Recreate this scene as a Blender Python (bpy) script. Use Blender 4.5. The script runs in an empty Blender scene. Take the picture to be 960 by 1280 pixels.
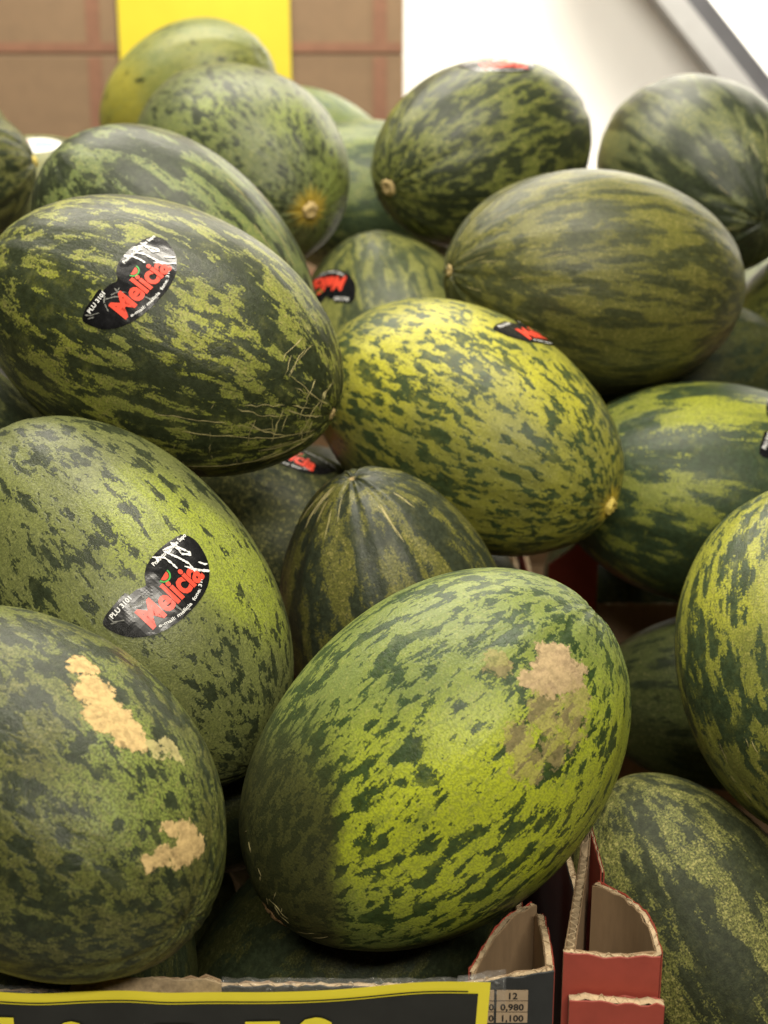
import bpy, bmesh, math, random
import numpy as np
from mathutils import Vector, Matrix, Quaternion, noise
from mathutils.bvhtree import BVHTree
from mathutils.geometry import delaunay_2d_cdt

sc = bpy.context.scene
COL = sc.collection

# ---------------------------------------------------------------- camera, light, exposure
cam_d = bpy.data.cameras.new('camera')
cam = bpy.data.objects.new('camera', cam_d); COL.objects.link(cam)
cam.location = (0, 0, 1.5); cam.rotation_euler = (math.radians(90 - 18), 0, 0)
cam_d.sensor_fit = 'VERTICAL'; cam_d.sensor_height = 36; cam_d.lens = 56
cam_d.clip_start = 0.02; cam_d.clip_end = 50
cam_d.dof.use_dof = True; cam_d.dof.focus_distance = 0.95; cam_d.dof.aperture_fstop = 7.6
sc.camera = cam

world = bpy.data.worlds.new('World'); sc.world = world; world.use_nodes = True
bg = world.node_tree.nodes['Background']
bg.inputs[0].default_value = (0.95, 0.97, 1.0, 1); bg.inputs[1].default_value = 0.003

def area_lamp(name, loc, aim, sx, sy, power, col=(1.0, 0.93, 0.79)):
    """an overhead area lamp"""
    l = bpy.data.lights.new(name, 'AREA'); l.shape = 'RECTANGLE'; l.size = sx; l.size_y = sy
    l.energy = power; l.color = col
    o = bpy.data.objects.new(name, l); COL.objects.link(o); o.location = loc
    o.rotation_euler = (Vector(aim) - Vector(loc)).to_track_quat('-Z', 'Y').to_euler()
    return o
area_lamp('overhead_lamp', (0.3, -0.95, 2.6), (0.05, 0.9, 1.0), 1.2, 0.2, 44)
area_lamp('overhead_lamp', (0.0, 0.95, 2.7), (0.0, 1.0, 1.0), 1.3, 0.2, 36)
area_lamp('overhead_lamp', (-0.5, 2.35, 2.7), (-0.1, 1.2, 1.1), 1.8, 0.2, 40)
area_lamp('overhead_lamp', (-0.5, 2.0, 2.8), (-0.4, 2.9, 1.4), 1.2, 0.2, 6).data.spread = math.radians(80)  # unseen lamp, added to brighten the brown cartons and notice
area_lamp('overhead_lamp', (0.9, 2.75, 2.7), (1.0, 3.4, 1.3), 2.0, 0.2, 80).data.spread = math.radians(110)  # unseen lamp, added to whiten the wall

sc.view_settings.view_transform = 'Standard'; sc.view_settings.look = 'None'
sc.view_settings.exposure = 0.07; sc.view_settings.gamma = 1.0
sc.view_settings.use_curve_mapping = False
sc.cycles.max_bounces = 6; sc.cycles.diffuse_bounces = 2

# ---------------------------------------------------------------- helpers
def tag(o, label=None, cat=None, group=None, kind=None):
    if label: o['label'] = label
    if cat: o['category'] = cat
    if group: o['group'] = group
    if kind: o['kind'] = kind
    return o

def link_mesh(name, me, mat=None, parent=None, smooth=False):
    o = bpy.data.objects.new(name, me); COL.objects.link(o)
    if mat: me.materials.append(mat)
    if smooth: me.polygons.foreach_set('use_smooth', [True] * len(me.polygons))
    if parent: o.parent = parent
    return o

def from_py(name, vs, fs, mat=None, parent=None, smooth=False):
    me = bpy.data.meshes.new(name); me.from_pydata([tuple(v) for v in vs], [], fs); me.update()
    return link_mesh(name, me, mat, parent, smooth)

def box(name, lo, hi, mat, parent=None, bevel=0.0):
    bm = bmesh.new(); bmesh.ops.create_cube(bm, size=1)
    lo, hi = Vector(lo), Vector(hi)
    for v in bm.verts:
        v.co = Vector([lo[i] + (v.co[i] + .5) * (hi[i] - lo[i]) for i in range(3)])
    if bevel:
        bmesh.ops.bevel(bm, geom=bm.edges[:], offset=bevel, segments=2, affect='EDGES', profile=.6)
    bmesh.ops.recalc_face_normals(bm, faces=bm.faces)
    me = bpy.data.meshes.new(name); bm.to_mesh(me); bm.free()
    return link_mesh(name, me, mat, parent)

def empty(name, loc):
    o = bpy.data.objects.new(name, None); COL.objects.link(o); o.location = loc; o.empty_display_size = .05
    return o

class NT:
    """small wrapper for building node trees"""
    def __init__(self, name):
        self.mat = bpy.data.materials.new(name); self.mat.use_nodes = True
        self.t = self.mat.node_tree; self.bsdf = self.t.nodes['Principled BSDF']
    def n(self, typ, **kw):
        nd = self.t.nodes.new(typ)
        for k, v in kw.items(): setattr(nd, k, v)
        return nd
    def put(self, sock, v):
        if hasattr(v, 'is_output') or isinstance(v, bpy.types.NodeSocket): self.t.links.new(v, sock)
        elif isinstance(v, (tuple, list)) and len(v) == 3 and sock.type == 'RGBA': sock.default_value = (*v, 1)
        else: sock.default_value = v
    def m(self, op, a, b=0.0, c=None, clamp=False):
        nd = self.n('ShaderNodeMath', operation=op, use_clamp=clamp)
        self.put(nd.inputs[0], a); self.put(nd.inputs[1], b)
        if c is not None: self.put(nd.inputs[2], c)
        return nd.outputs[0]
    def v(self, op, a, b=(0, 0, 0)):
        nd = self.n('ShaderNodeVectorMath', operation=op)
        self.put(nd.inputs[0], a)
        if op == 'SCALE': self.put(nd.inputs[3], b)
        else: self.put(nd.inputs[1], b)
        return nd.outputs['Value'] if op in ('LENGTH', 'DISTANCE', 'DOT_PRODUCT') else nd.outputs[0]
    def noise(self, vec, scale, detail=4.0, rough=.55, dist=0.0):
        nd = self.n('ShaderNodeTexNoise')
        self.put(nd.inputs['Vector'], vec); nd.inputs['Scale'].default_value = scale
        nd.inputs['Detail'].default_value = detail; nd.inputs['Roughness'].default_value = rough
        nd.inputs['Distortion'].default_value = dist
        return nd.outputs[0]
    def step(self, x, lo, hi, a=0.0, b=1.0):
        nd = self.n('ShaderNodeMapRange', interpolation_type='SMOOTHSTEP')
        self.put(nd.inputs[0], x); self.put(nd.inputs[1], lo); self.put(nd.inputs[2], hi)
        nd.inputs[3].default_value = a; nd.inputs[4].default_value = b
        return nd.outputs[0]
    def mix(self, f, a, b, typ='MIX'):
        nd = self.n('ShaderNodeMix', data_type='RGBA', blend_type=typ)
        self.put(nd.inputs[0], f); self.put(nd.inputs[6], a); self.put(nd.inputs[7], b)
        return nd.outputs[2]
    def xyz(self, x, y, z):
        nd = self.n('ShaderNodeCombineXYZ'); self.put(nd.inputs[0], x); self.put(nd.inputs[1], y); self.put(nd.inputs[2], z)
        return nd.outputs[0]
    def bump(self, h, strength, dist, base=None):
        nd = self.n('ShaderNodeBump'); self.put(nd.inputs['Height'], h)
        nd.inputs['Strength'].default_value = strength; nd.inputs['Distance'].default_value = dist
        if base is not None: self.put(nd.inputs['Normal'], base)
        return nd.outputs[0]

def plain(name, col, rough=.5, var=.15, scale=60.0, bump=0.0, spec=.5, metal=0.0, fibres=False):
    """a colour with fine mottling and relief"""
    t = NT(name); tc = t.n('ShaderNodeTexCoord').outputs['Object']
    vec = tc
    if fibres:
        mp = t.n('ShaderNodeMapping'); t.put(mp.inputs[0], tc); mp.inputs[3].default_value = (1, 1, .25); vec = mp.outputs[0]
    a = t.noise(vec, scale, 6, .65); b = t.noise(tc, scale * .12, 3)
    f = t.m('ADD', t.m('MULTIPLY', a, .6), t.m('MULTIPLY', b, .4))
    f = t.step(f, .3, .7)
    lo = tuple(c * (1 - var) for c in col); hi = tuple(min(1, c * (1 + var)) for c in col)
    t.put(t.bsdf.inputs['Base Color'], t.mix(f, lo, hi))
    t.put(t.bsdf.inputs['Roughness'], t.m('MULTIPLY_ADD', a, .15, rough - .075))
    t.bsdf.inputs['Specular IOR Level'].default_value = spec; t.bsdf.inputs['Metallic'].default_value = metal
    if bump: t.put(t.bsdf.inputs['Normal'], t.bump(a, bump, .0006))
    return t.mat

# ---------------------------------------------------------------- melon skin
def melon_skin(p):
    t = NT('melon_skin')
    a, c, seed = p['a'], p['c'], p['seed']
    O = t.n('ShaderNodeTexCoord').outputs['Object']
    sp = t.n('ShaderNodeSeparateXYZ'); t.put(sp.inputs[0], O)
    X, Y, Z = sp.outputs
    r = t.m('SQRT', t.m('ADD', t.m('MULTIPLY', X, X), t.m('MULTIPLY_ADD', Y, Y, 1e-6)))
    rn = t.m('SQRT', t.m('DIVIDE', r, a))
    zn = t.m('MAXIMUM', t.m('MINIMUM', t.m('DIVIDE', Z, c), 1.0), -1.0)
    arc = t.m('MULTIPLY', t.m('ARCSINE', zn), c * .85)
    Sx = t.m('DIVIDE', X, rn); Sy = t.m('DIVIDE', Y, rn)
    off = (seed * 1.37, seed * 2.11, seed * .73)
    S = t.v('ADD', t.xyz(Sx, Sy, t.m('DIVIDE', arc, 1 + (p['stretch'] - 1) * .95)), off)
    L = t.v('ADD', t.xyz(Sx, Sy, t.m('DIVIDE', arc, 7.0)), off)
    Os = t.v('ADD', O, off)
    grain = t.noise(Os, 780, 2.0, .65)
    grain2 = t.noise(Os, 240, 3, .6)
    fl = t.noise(S, p['scale'] * 2.0, 4, .55, .3)
    big = t.noise(Os, 15, 2, .5)
    bands = t.noise(L, p.get('bscale', 34) * 1.25, 3, .55)
    st = p['stripe']
    val = t.m('ADD', t.m('MULTIPLY', fl, 1 - .62 * st), t.m('MULTIPLY', bands, .62 * st))
    val = t.m('ADD', val, t.m('MULTIPLY_ADD', big, p.get('patchy', .3), -.5 * p.get('patchy', .3)))
    # ragged grainy edges: the corky net eats into the smooth dark flecks
    edge = t.m('ADD', t.m('MULTIPLY_ADD', grain, .17, -.085), t.m('MULTIPLY_ADD', grain2, .15, -.075))
    val = t.m('ADD', val, edge)
    th = .665 - .31 * p['cover']
    w = p.get('soft', .022)
    mask = t.step(val, th - w, th + w)
    small = t.m('ADD', t.noise(t.v('ADD', S, (7.7, 2.2, 5.1)), p['scale'] * 4.6, 3, .5, .2), t.m('MULTIPLY', edge, .8))
    small = t.m('ADD', small, t.m('MULTIPLY_ADD', big, .30, -.15))
    ths = .70 - .15 * p['cover'] + p.get('nosmall', 0.0)
    mask = t.m('MAXIMUM', mask, t.m('MULTIPLY', t.step(small, ths - .03, ths + .03), .9))
    mask = t.m('MULTIPLY', mask, t.step(t.noise(Os, 75, 4, .6), .28, .50, .74, 1.0))
    # second, paler generation of flecks inside the ground
    f2 = t.step(t.m('ADD', t.noise(t.v('ADD', S, (3.1, 4.7, 9.2)), p['scale'] * 1.7, 4, .6), edge), .56, .62)
    # ground colours
    gv = t.m('ADD', t.m('MULTIPLY', t.noise(Os, 22, 4, .6), .7), t.m('MULTIPLY', t.noise(L, 30, 3), .3))
    k = t.step(gv, .36, .64)
    bright = t.m('MULTIPLY', k, p.get('lightmix', .5))
    for (cx, cy, cz, rad, amt) in p.get('yellow', []):
        d = t.v('DISTANCE', O, (cx, cy, cz))
        d = t.m('ADD', d, t.m('MULTIPLY_ADD', big, .06, -.03))
        bright = t.m('ADD', bright, t.step(d, rad * .25, rad, amt, 0.0))
    bright = t.m('MINIMUM', bright, 1.0)
    ground = t.mix(bright, p['mid'], p['light'])
    ground = t.mix(t.m('MULTIPLY', f2, p.get('faint', .35)), ground, p['mid2'])
    # sandpaper grain of the skin
    g = t.step(grain, .44, .56)
    ground = t.mix(t.m('MULTIPLY', g, min(1, p.get('grain', .5) * 1.25)), ground, tuple(q * .75 for q in p['graincol']))
    tan = t.step(t.m('ADD', t.m('MULTIPLY', grain2, .45), t.m('MULTIPLY', t.noise(t.v('ADD', Os, (5, 3, 1)), 700, 2, .6), .55)), .53, .60)
    ground = t.mix(t.m('MULTIPLY', tan, min(1, p.get('net', .35) * 1.35)), ground, tuple(q * 1.15 for q in p.get('netcol', (.36, .34, .10))))
    dk = t.mix(t.step(grain2, .35, .7), tuple(q * .75 for q in p['dark']), tuple(q * 1.3 for q in p['dark']))
    col = t.mix(t.m('MULTIPLY', mask, p.get('depth', .96)), ground, dk)
    cork = 0.0
    if p.get('bare'):           # one end toned darker olive past a plane, with a crisp border
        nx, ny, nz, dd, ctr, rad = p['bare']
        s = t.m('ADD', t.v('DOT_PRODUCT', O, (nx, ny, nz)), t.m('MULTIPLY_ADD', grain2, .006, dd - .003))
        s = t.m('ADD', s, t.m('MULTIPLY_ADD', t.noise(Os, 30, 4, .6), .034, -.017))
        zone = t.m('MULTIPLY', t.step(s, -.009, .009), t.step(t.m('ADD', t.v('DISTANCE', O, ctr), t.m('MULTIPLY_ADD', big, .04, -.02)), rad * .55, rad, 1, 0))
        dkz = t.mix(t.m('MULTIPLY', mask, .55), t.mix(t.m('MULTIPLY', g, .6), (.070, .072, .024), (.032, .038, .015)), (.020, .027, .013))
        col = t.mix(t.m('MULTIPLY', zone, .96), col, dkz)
    for (end, rad, hc) in p.get('halo', []):        # starburst of colour round the stem or blossom scar
        d = t.v('DISTANCE', O, (0, 0, end * c))
        ray = t.noise(t.xyz(t.m('DIVIDE', X, r), t.m('DIVIDE', Y, r), seed), 5, 2)
        d = t.m('ADD', d, t.m('MULTIPLY_ADD', ray, -.03, .015))
        col = t.mix(t.step(d, rad * .35, rad, 1, 0), col, hc)
    if p.get('scars'):
        nw = t.n('ShaderNodeTexNoise'); t.put(nw.inputs['Vector'], Os); nw.inputs['Scale'].default_value = 95; nw.inputs['Detail'].default_value = 5; nw.inputs['Roughness'].default_value = .7
        Ow = t.v('ADD', O, t.v('SCALE', t.v('SUBTRACT', nw.outputs[1], (.5, .5, .5)), .020))
    for (pts, scol, amp, strength) in p.get('scars', []):
        best = None
        for (px, py, pz, pr) in pts:
            q = t.m('SUBTRACT', 1.0, t.m('DIVIDE', t.v('DISTANCE', Ow, (px, py, pz)), pr))
            best = q if best is None else t.m('MAXIMUM', best, q)
        rag = t.m('MULTIPLY_ADD', t.noise(Os, 260, 5, .7), amp * 3, -amp * 1.5)
        q = t.m('ADD', best, rag)
        sm = t.m('MULTIPLY', t.step(q, .05, .16), strength)
        scv = t.mix(t.step(t.noise(Os, 260, 5, .7), .35, .65), tuple(x * .72 for x in scol), tuple(min(1, x * 1.12) for x in scol))
        scv = t.mix(t.step(t.noise(Os, 90, 4, .7), .60, .68), scv, tuple(x * .5 for x in scol))
        col = t.mix(sm, col, scv)
        cork = sm if cork == 0.0 else t.m('MAXIMUM', cork, sm)
    t.put(t.bsdf.inputs['Base Color'], col)
    rough = t.m('MULTIPLY_ADD', grain, .22, p.get('rough', .36) - .06)
    if cork != 0.0: rough = t.m('ADD', rough, t.m('MULTIPLY', cork, .35))
    t.put(t.bsdf.inputs['Roughness'], rough)
    t.bsdf.inputs['Specular IOR Level'].default_value = p.get('spec', .34)
    h = t.m('ADD', t.m('MULTIPLY', grain, .55), t.m('MULTIPLY', grain2, .5))
    h = t.m('SUBTRACT', h, t.m('MULTIPLY', mask, .22))
    if cork != 0.0: h = t.m('ADD', h, t.m('MULTIPLY', cork, t.m('MULTIPLY', t.noise(Os, 200, 4, .7), 1.0)))
    nrm = t.bump(bands, .25, .006)
    t.put(t.bsdf.inputs['Normal'], t.bump(h, p.get('bump', .5), .0010, nrm))
    return t.mat

RINGS, SEGS = 84, 128
def melon_mesh(p):
    rng = np.random.default_rng(int(p['seed'] * 10) + 5)
    a, c = p['a'], p['c']
    th = np.linspace(0, np.pi, RINGS + 1)[1:-1]
    ph = np.linspace(0, 2 * np.pi, SEGS, endpoint=False)
    T, Pp = np.meshgrid(th, ph, indexing='ij')
    nx, ny, nz = np.sin(T) * np.cos(Pp), np.sin(T) * np.sin(Pp), np.cos(T)
    f = np.ones_like(T)
    for _ in range(7):                              # slow lumps
        d = rng.normal(size=3); d /= np.linalg.norm(d); k = rng.uniform(2, 5)
        f += .0055 * np.sin(k * (nx * d[0] + ny * d[1] + nz * d[2]) + rng.uniform(0, 6.3))
    rid = np.zeros_like(T)
    for k in (8, 9, 11, 14, 19, 23):                   # longitudinal ribs
        rid += rng.uniform(.4, 1) * np.cos(k * Pp + rng.uniform(0, 6.3) + .35 * nz * rng.normal())
    f += p.get('ridge', .003) * rid * (.35 + .65 * np.abs(nz) ** 1.5)
    e = p.get('egg', .02)
    prof = (1 - e * nz) * (1 - p.get('point', .04) * np.clip(nz, 0, 1) ** 3 - .02 * np.clip(-nz, 0, 1) ** 3)
    x, y, z = a * nx * f * prof, a * ny * f * prof, c * nz * (.5 + .5 * f)
    dim = p.get('dimple', .003)
    z = z - np.sign(nz) * dim * np.exp(-(np.sin(T) / .07) ** 2)
    V = np.stack([x, y, z], -1).reshape(-1, 3)
    n = len(th)
    vs = [tuple(v) for v in V] + [(0, 0, c - dim), (0, 0, -c + dim)]
    fs = []
    for i in range(n - 1):
        b0, b1 = i * SEGS, (i + 1) * SEGS
        for j in range(SEGS):
            k = (j + 1) % SEGS
            fs.append((b0 + j, b1 + j, b1 + k, b0 + k))
    N = len(V)
    for j in range(SEGS):
        k = (j + 1) % SEGS
        fs.append((N, j, k)); fs.append((N + 1, (n - 1) * SEGS + k, (n - 1) * SEGS + j))
    return vs, fs

# ---------------------------------------------------------------- conforming things on the skin
class Decal:
    """lays flat artwork (millimetres) on a melon at a local point"""
    def __init__(self, bvh, pt, tdir):
        self.bvh = bvh; pt = Vector(pt)
        hit, nrm, *_ = bvh.find_nearest(pt)
        self.N = nrm.normalized(); t = Vector(tdir)
        self.T = (t - self.N * t.dot(self.N)).normalized(); self.U = self.N.cross(self.T).normalized(); self.P = hit
    def at(self, x, y, off):
        o = self.P + self.T * (x / 1000) + self.U * (y / 1000) + self.N * .04
        hit, nrm, *_ = self.bvh.ray_cast(o, -self.N)
        if hit is None:
            hit, nrm, *_ = self.bvh.find_nearest(o - self.N * .06)
        return hit + nrm * (off / 1000)
    def mesh(self, name, v2, fs, off, mat, parent, wob=0.0):
        vs = []
        for x, y in v2:
            o = off
            if wob: o += wob * max(0, noise.noise(Vector((x * .12, y * .12, off * 7 + self.P.x * 50))))
            vs.append(self.at(x, y, o))
        return from_py(name, vs, fs, mat, parent)

def fill2d(outline, grid=1.4):
    """polygon with inner grid points, triangulated"""
    pts = [];
    n = len(outline)
    for i in range(n):
        p, q = Vector(outline[i]), Vector(outline[(i + 1) % n]); k = max(1, int((q - p).length / grid))
        for j in range(k): pts.append(p.lerp(q, j / k))
    m = len(pts); edges = [(i, (i + 1) % m) for i in range(m)]
    xs = [p.x for p in pts]; ys = [p.y for p in pts]
    allp = list(pts)
    gx = int((max(xs) - min(xs)) / grid) + 1; gy = int((max(ys) - min(ys)) / grid) + 1
    for i in range(gx):
        for j in range(gy):
            allp.append(Vector((min(xs) + (i + .47) * grid, min(ys) + (j + .53) * grid)))
    v, e, f, *_ = delaunay_2d_cdt(allp, edges, [list(range(m))], 1, 1e-5)
    return [(p.x, p.y) for p in v], [tuple(q) for q in f]

def smooth_closed(pts, k=4):
    out = []; n = len(pts)
    for i in range(n):
        p0, p1, p2, p3 = (Vector(pts[(i + d) % n]) for d in (-1, 0, 1, 2))
        for j in range(k):
            t = j / k
            out.append(.5 * ((2 * p1) + (-p0 + p2) * t + (2 * p0 - 5 * p1 + 4 * p2 - p3) * t * t + (-p0 + 3 * p1 - 3 * p2 + p3) * t ** 3))
    return [tuple(o) for o in out]

_tc = {}
def text2d(body, size, bold=0.0, space=1.0, maxedge=1.6, align='LEFT'):
    key = (body, size, bold, space, maxedge, align)
    if key in _tc: return _tc[key]
    cu = bpy.data.curves.new('lettering', 'FONT'); cu.body = body; cu.size = size; cu.offset = bold
    cu.space_character = space; cu.align_x = align; cu.resolution_u = 3
    o = bpy.data.objects.new('lettering', cu); COL.objects.link(o)
    dg = bpy.context.evaluated_depsgraph_get(); me = bpy.data.meshes.new_from_object(o.evaluated_get(dg))
    bpy.data.objects.remove(o); bpy.data.curves.remove(cu)
    bm = bmesh.new(); bm.from_mesh(me); bpy.data.meshes.remove(me)
    bmesh.ops.remove_doubles(bm, verts=bm.verts, dist=1e-4)
    bmesh.ops.triangulate(bm, faces=bm.faces)
    for _ in range(4):
        el = [e for e in bm.edges if e.calc_length() > maxedge]
        if not el: break
        bmesh.ops.subdivide_edges(bm, edges=el, cuts=1); bmesh.ops.triangulate(bm, faces=bm.faces)
    bm.verts.index_update()
    v = [(w.co.x, w.co.y) for w in bm.verts]; f = []
    for q in bm.faces:
        f.append(tuple(w.index for w in q.verts) if q.normal.z >= 0 else tuple(w.index for w in reversed(q.verts)))
    bm.free(); _tc[key] = (v, f)
    return v, f

def stroke2d(pts, width, seed=0):
    """ragged brush stroke as quads"""
    rnd = random.Random(seed); vs = []; fs = []
    P = [Vector(p) for p in pts]; S = []
    for i in range(len(P) - 1):
        k = max(1, int((P[i + 1] - P[i]).length / .9))
        for j in range(k): S.append(P[i].lerp(P[i + 1], j / k))
    S.append(P[-1])
    for i, s in enumerate(S):
        d = (S[min(i + 1, len(S) - 1)] - S[max(i - 1, 0)]).normalized(); n = Vector((-d.y, d.x))
        w = width * (.35 + .9 * rnd.random()) * (.35 if i in (0, len(S) - 1) else 1)
        vs += [tuple(s + n * w / 2), tuple(s - n * w / 2)]
        if i: fs.append((2 * i - 2, 2 * i - 1, 2 * i + 1, 2 * i))
    return vs, fs

def merge(parts):
    vs, fs = [], []
    for v, f in parts:
        b = len(vs); vs += v; fs += [tuple(i + b for i in q) for q in f]
    return vs, fs

K_BLACK = plain('sticker_black', (.008, .008, .009), .26, .3, 400)
K_RED = plain('print_red', (.80, .075, .040), .35, .06, 300)
K_WHITE = plain('print_white', (.80, .80, .78), .4, .06, 300)
K_GREY = plain('stroke_grey', (.20, .20, .18), .5, .4, 500)
K_GREEN = plain('print_green', (.06, .38, .07), .35, .1, 300)
K_BLUE = plain('print_blue', (.25, .36, .62), .4, .1, 300)

# sticker artwork, millimetres: x along the name, y up
_u = .0883; _c, _s = math.cos(math.radians(48)), math.sin(math.radians(48))
def art(u, v):
    dx, dy = u - 460, -(v - 470)
    return ((dx * _c + dy * _s) * _u, (-dx * _s + dy * _c) * _u)
OUT = smooth_closed([art(*q) for q in [(78, 705), (98, 655), (150, 590), (212, 515), (240, 530), (290, 490), (345, 468), (352, 440), (343, 395), (352, 330), (395, 250), (470, 165), (540, 105), (590, 72), (640, 68), (700, 100), (750, 170), (785, 250), (795, 330), (788, 410), (755, 490), (700, 575), (630, 655), (560, 715), (480, 765), (390, 800), (300, 812), (210, 800), (130, 765), (88, 735)]], 3)
STICKER = fill2d(OUT, 1.5)
WHITE_STROKES = [[(400, 250), (470, 265), (525, 295), (560, 322)], [(480, 225), (560, 250), (640, 300), (690, 335)], [(470, 190), (545, 165), (600, 212), (650, 225)],
           [(540, 165), (600, 185), (650, 200), (662, 218), (600, 226)], [(620, 322), (700, 325), (790, 328)], [(640, 310), (720, 330), (785, 322)],
           [(700, 268), (750, 272), (782, 268)], [(455, 200), (500, 215), (540, 200)], [(400, 255), (440, 280), (420, 300)], [(520, 140), (560, 170), (590, 200)]]
GREY_STROKES = [[(235, 525), (255, 570), (250, 620), (280, 690)], [(300, 570), (360, 550), (420, 560)], [(240, 600), (330, 585), (400, 590)], [(100, 690), (140, 700), (210, 690)],
         [(120, 720), (170, 715)], [(500, 620), (560, 600), (620, 640)], [(540, 590), (600, 620), (660, 610)], [(330, 520), (350, 545), (370, 520)]]

def melon_sticker(parent, bvh, pt, td, variant=0):
    d = Decal(bvh, pt, td); rnd = random.Random(variant)
    st = d.mesh('sticker', *STICKER, .30, K_BLACK, parent, wob=.5 if variant < 2 else .15)
    ang = 0.0
    v, f = text2d('Melicia', 17.0, .55, .97, 1.5)
    w = max(p[0] for p in v); bx, by = art(398, 762)
    v = [(bx + p[0] * 47.5 / w, by + p[1] * 1.2) for p in v]
    d.mesh('lettering', v, f, .75, K_RED, st)
    # slice of melon used as the dot of the i
    cx, cy = art(478, 392); n = 14
    red = [(cx + 3.1 * math.cos(math.pi + math.pi * i / n), cy + .9 + 3.1 * math.sin(math.pi + math.pi * i / n)) for i in range(n + 1)]
    red = [((x - cx) * .94 - (y - cy) * .2 + cx, (y - cy) * .98 + (x - cx) * .2 + cy) for x, y in red]
    vs, fs = fill2d(red, .8); mark = d.mesh('slice_mark', vs, fs, .80, K_RED, st)
    arcp = []
    for rr in (3.5, 4.5):
        arcp.append([(cx + rr * math.cos(math.pi + math.pi * i / n), cy + .9 + rr * math.sin(math.pi + math.pi * i / n)) for i in range(n + 1)])
    rot = lambda q: ((q[0] - cx) * .98 - (q[1] - cy) * .2 + cx, (q[1] - cy) * .98 + (q[0] - cx) * .2 + cy)
    vs = [rot(q) for q in arcp[0] + arcp[1]]; fs = [(i, i + n + 1, i + n + 2, i + 1) for i in range(n)]
    d.mesh('rind_mark', vs, fs, .80, K_GREEN, st)
    # small white print: reference number, line along the top, line round the lower edge
    prn = []
    v, f = text2d('PLU 3101', 4.2, .12, 1.0, 1.6); x0, y0 = art(140, 690); prn.append(([(x0 + p[0], y0 + p[1]) for p in v], f))
    v, f = text2d('Produto Pele de Sapo', 3.5, .1, 1.02, 1.6); x0, y0 = art(405, 325); prn.append(([(x0 + p[0] * .95, y0 + p[1]) for p in v], f))
    v, f = text2d('e-mail: melicia  fone: 3101', 3.0, .06, 1.0, 1.4); L = max(p[0] for p in v)
    path = [Vector(art(*q)) for q in [(450, 745), (530, 705), (610, 645), (680, 565), (730, 470), (752, 350)]]
    seg = [(path[i + 1] - path[i]).length for i in range(5)]; tot = sum(seg)
    vv = []
    for x, y in v:
        s = x / L * tot * .98; i = 0
        while i < 4 and s > seg[i]: s -= seg[i]; i += 1
        dr = (path[i + 1] - path[i]).normalized(); q = path[i] + dr * s + Vector((-dr.y, dr.x)) * y
        vv.append(tuple(q))
    prn.append((vv, f))
    tag(d.mesh('small_print', *merge(prn), .72, K_WHITE, st), kind='stuff')
    if variant < 2:  # ragged white and grey strokes laid over the sticker
        jig = lambda q: (q[0] + (rnd.uniform(-14, 14) if variant else 0), q[1] + (rnd.uniform(-14, 14) if variant else 0))
        m = merge([stroke2d([art(*jig(q)) for q in s], 1.35, i + variant * 50) for i, s in enumerate(WHITE_STROKES)])
        tag(d.mesh('white_stroke', *m, .95, K_WHITE, st), kind='stuff')
        m = merge([stroke2d([art(*jig(q)) for q in s], .9, 20 + i + variant * 50) for i, s in enumerate(GREY_STROKES)])
        tag(d.mesh('grey_stroke', *m, .62, K_GREY, st), kind='stuff')
    return st

CRACK = plain('corky_crack', (.40, .345, .15), .7, .35, 300, .3)
def cracks(parent, bvh, p, lines, seed):
    """thin corky ribbons; a line is (polar angle, azimuth, heading, length, width)"""
    rnd = random.Random(seed); parts_v, parts_f = [], []
    a, c = p['a'], p['c']
    for (th, ph, hd, ln, wd) in lines:
        n = max(3, int(ln / .004)); pts = []
        h = hd
        for i in range(n + 1):
            pos = Vector((a * math.sin(th) * math.cos(ph), a * math.sin(th) * math.sin(ph), c * math.cos(th)))
            hit, nrm, *_ = bvh.find_nearest(pos); pts.append((hit, nrm))
            st = ln / n; h = hd + rnd.gauss(0, .06 if seed in 'RJK' else .16)
            dl = math.hypot(a * math.cos(th), c * math.sin(th))
            th += st * math.cos(h) / dl; ph += st * math.sin(h) / max(a * math.sin(th), .01)
        b = len(parts_v)
        for i, (q, nr) in enumerate(pts):
            q0, q1 = pts[max(i - 1, 0)][0], pts[min(i + 1, n)][0]
            dr = (q1 - q0).normalized(); sd = nr.cross(dr).normalized()
            w = wd * .62 * (.45 + .8 * rnd.random()) * (.25 if i in (0, n) else 1)
            parts_v += [q + sd * w - nr * .0003, q + nr * (.0002 + w * .45), q - sd * w - nr * .0003]
            if i:
                k = b + 3 * i
                parts_f += [(k - 3, k - 2, k + 1, k), (k - 2, k - 1, k + 2, k + 1)]
    tag(from_py('corky_crack', parts_v, parts_f, CRACK, parent, True), kind='stuff')

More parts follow.
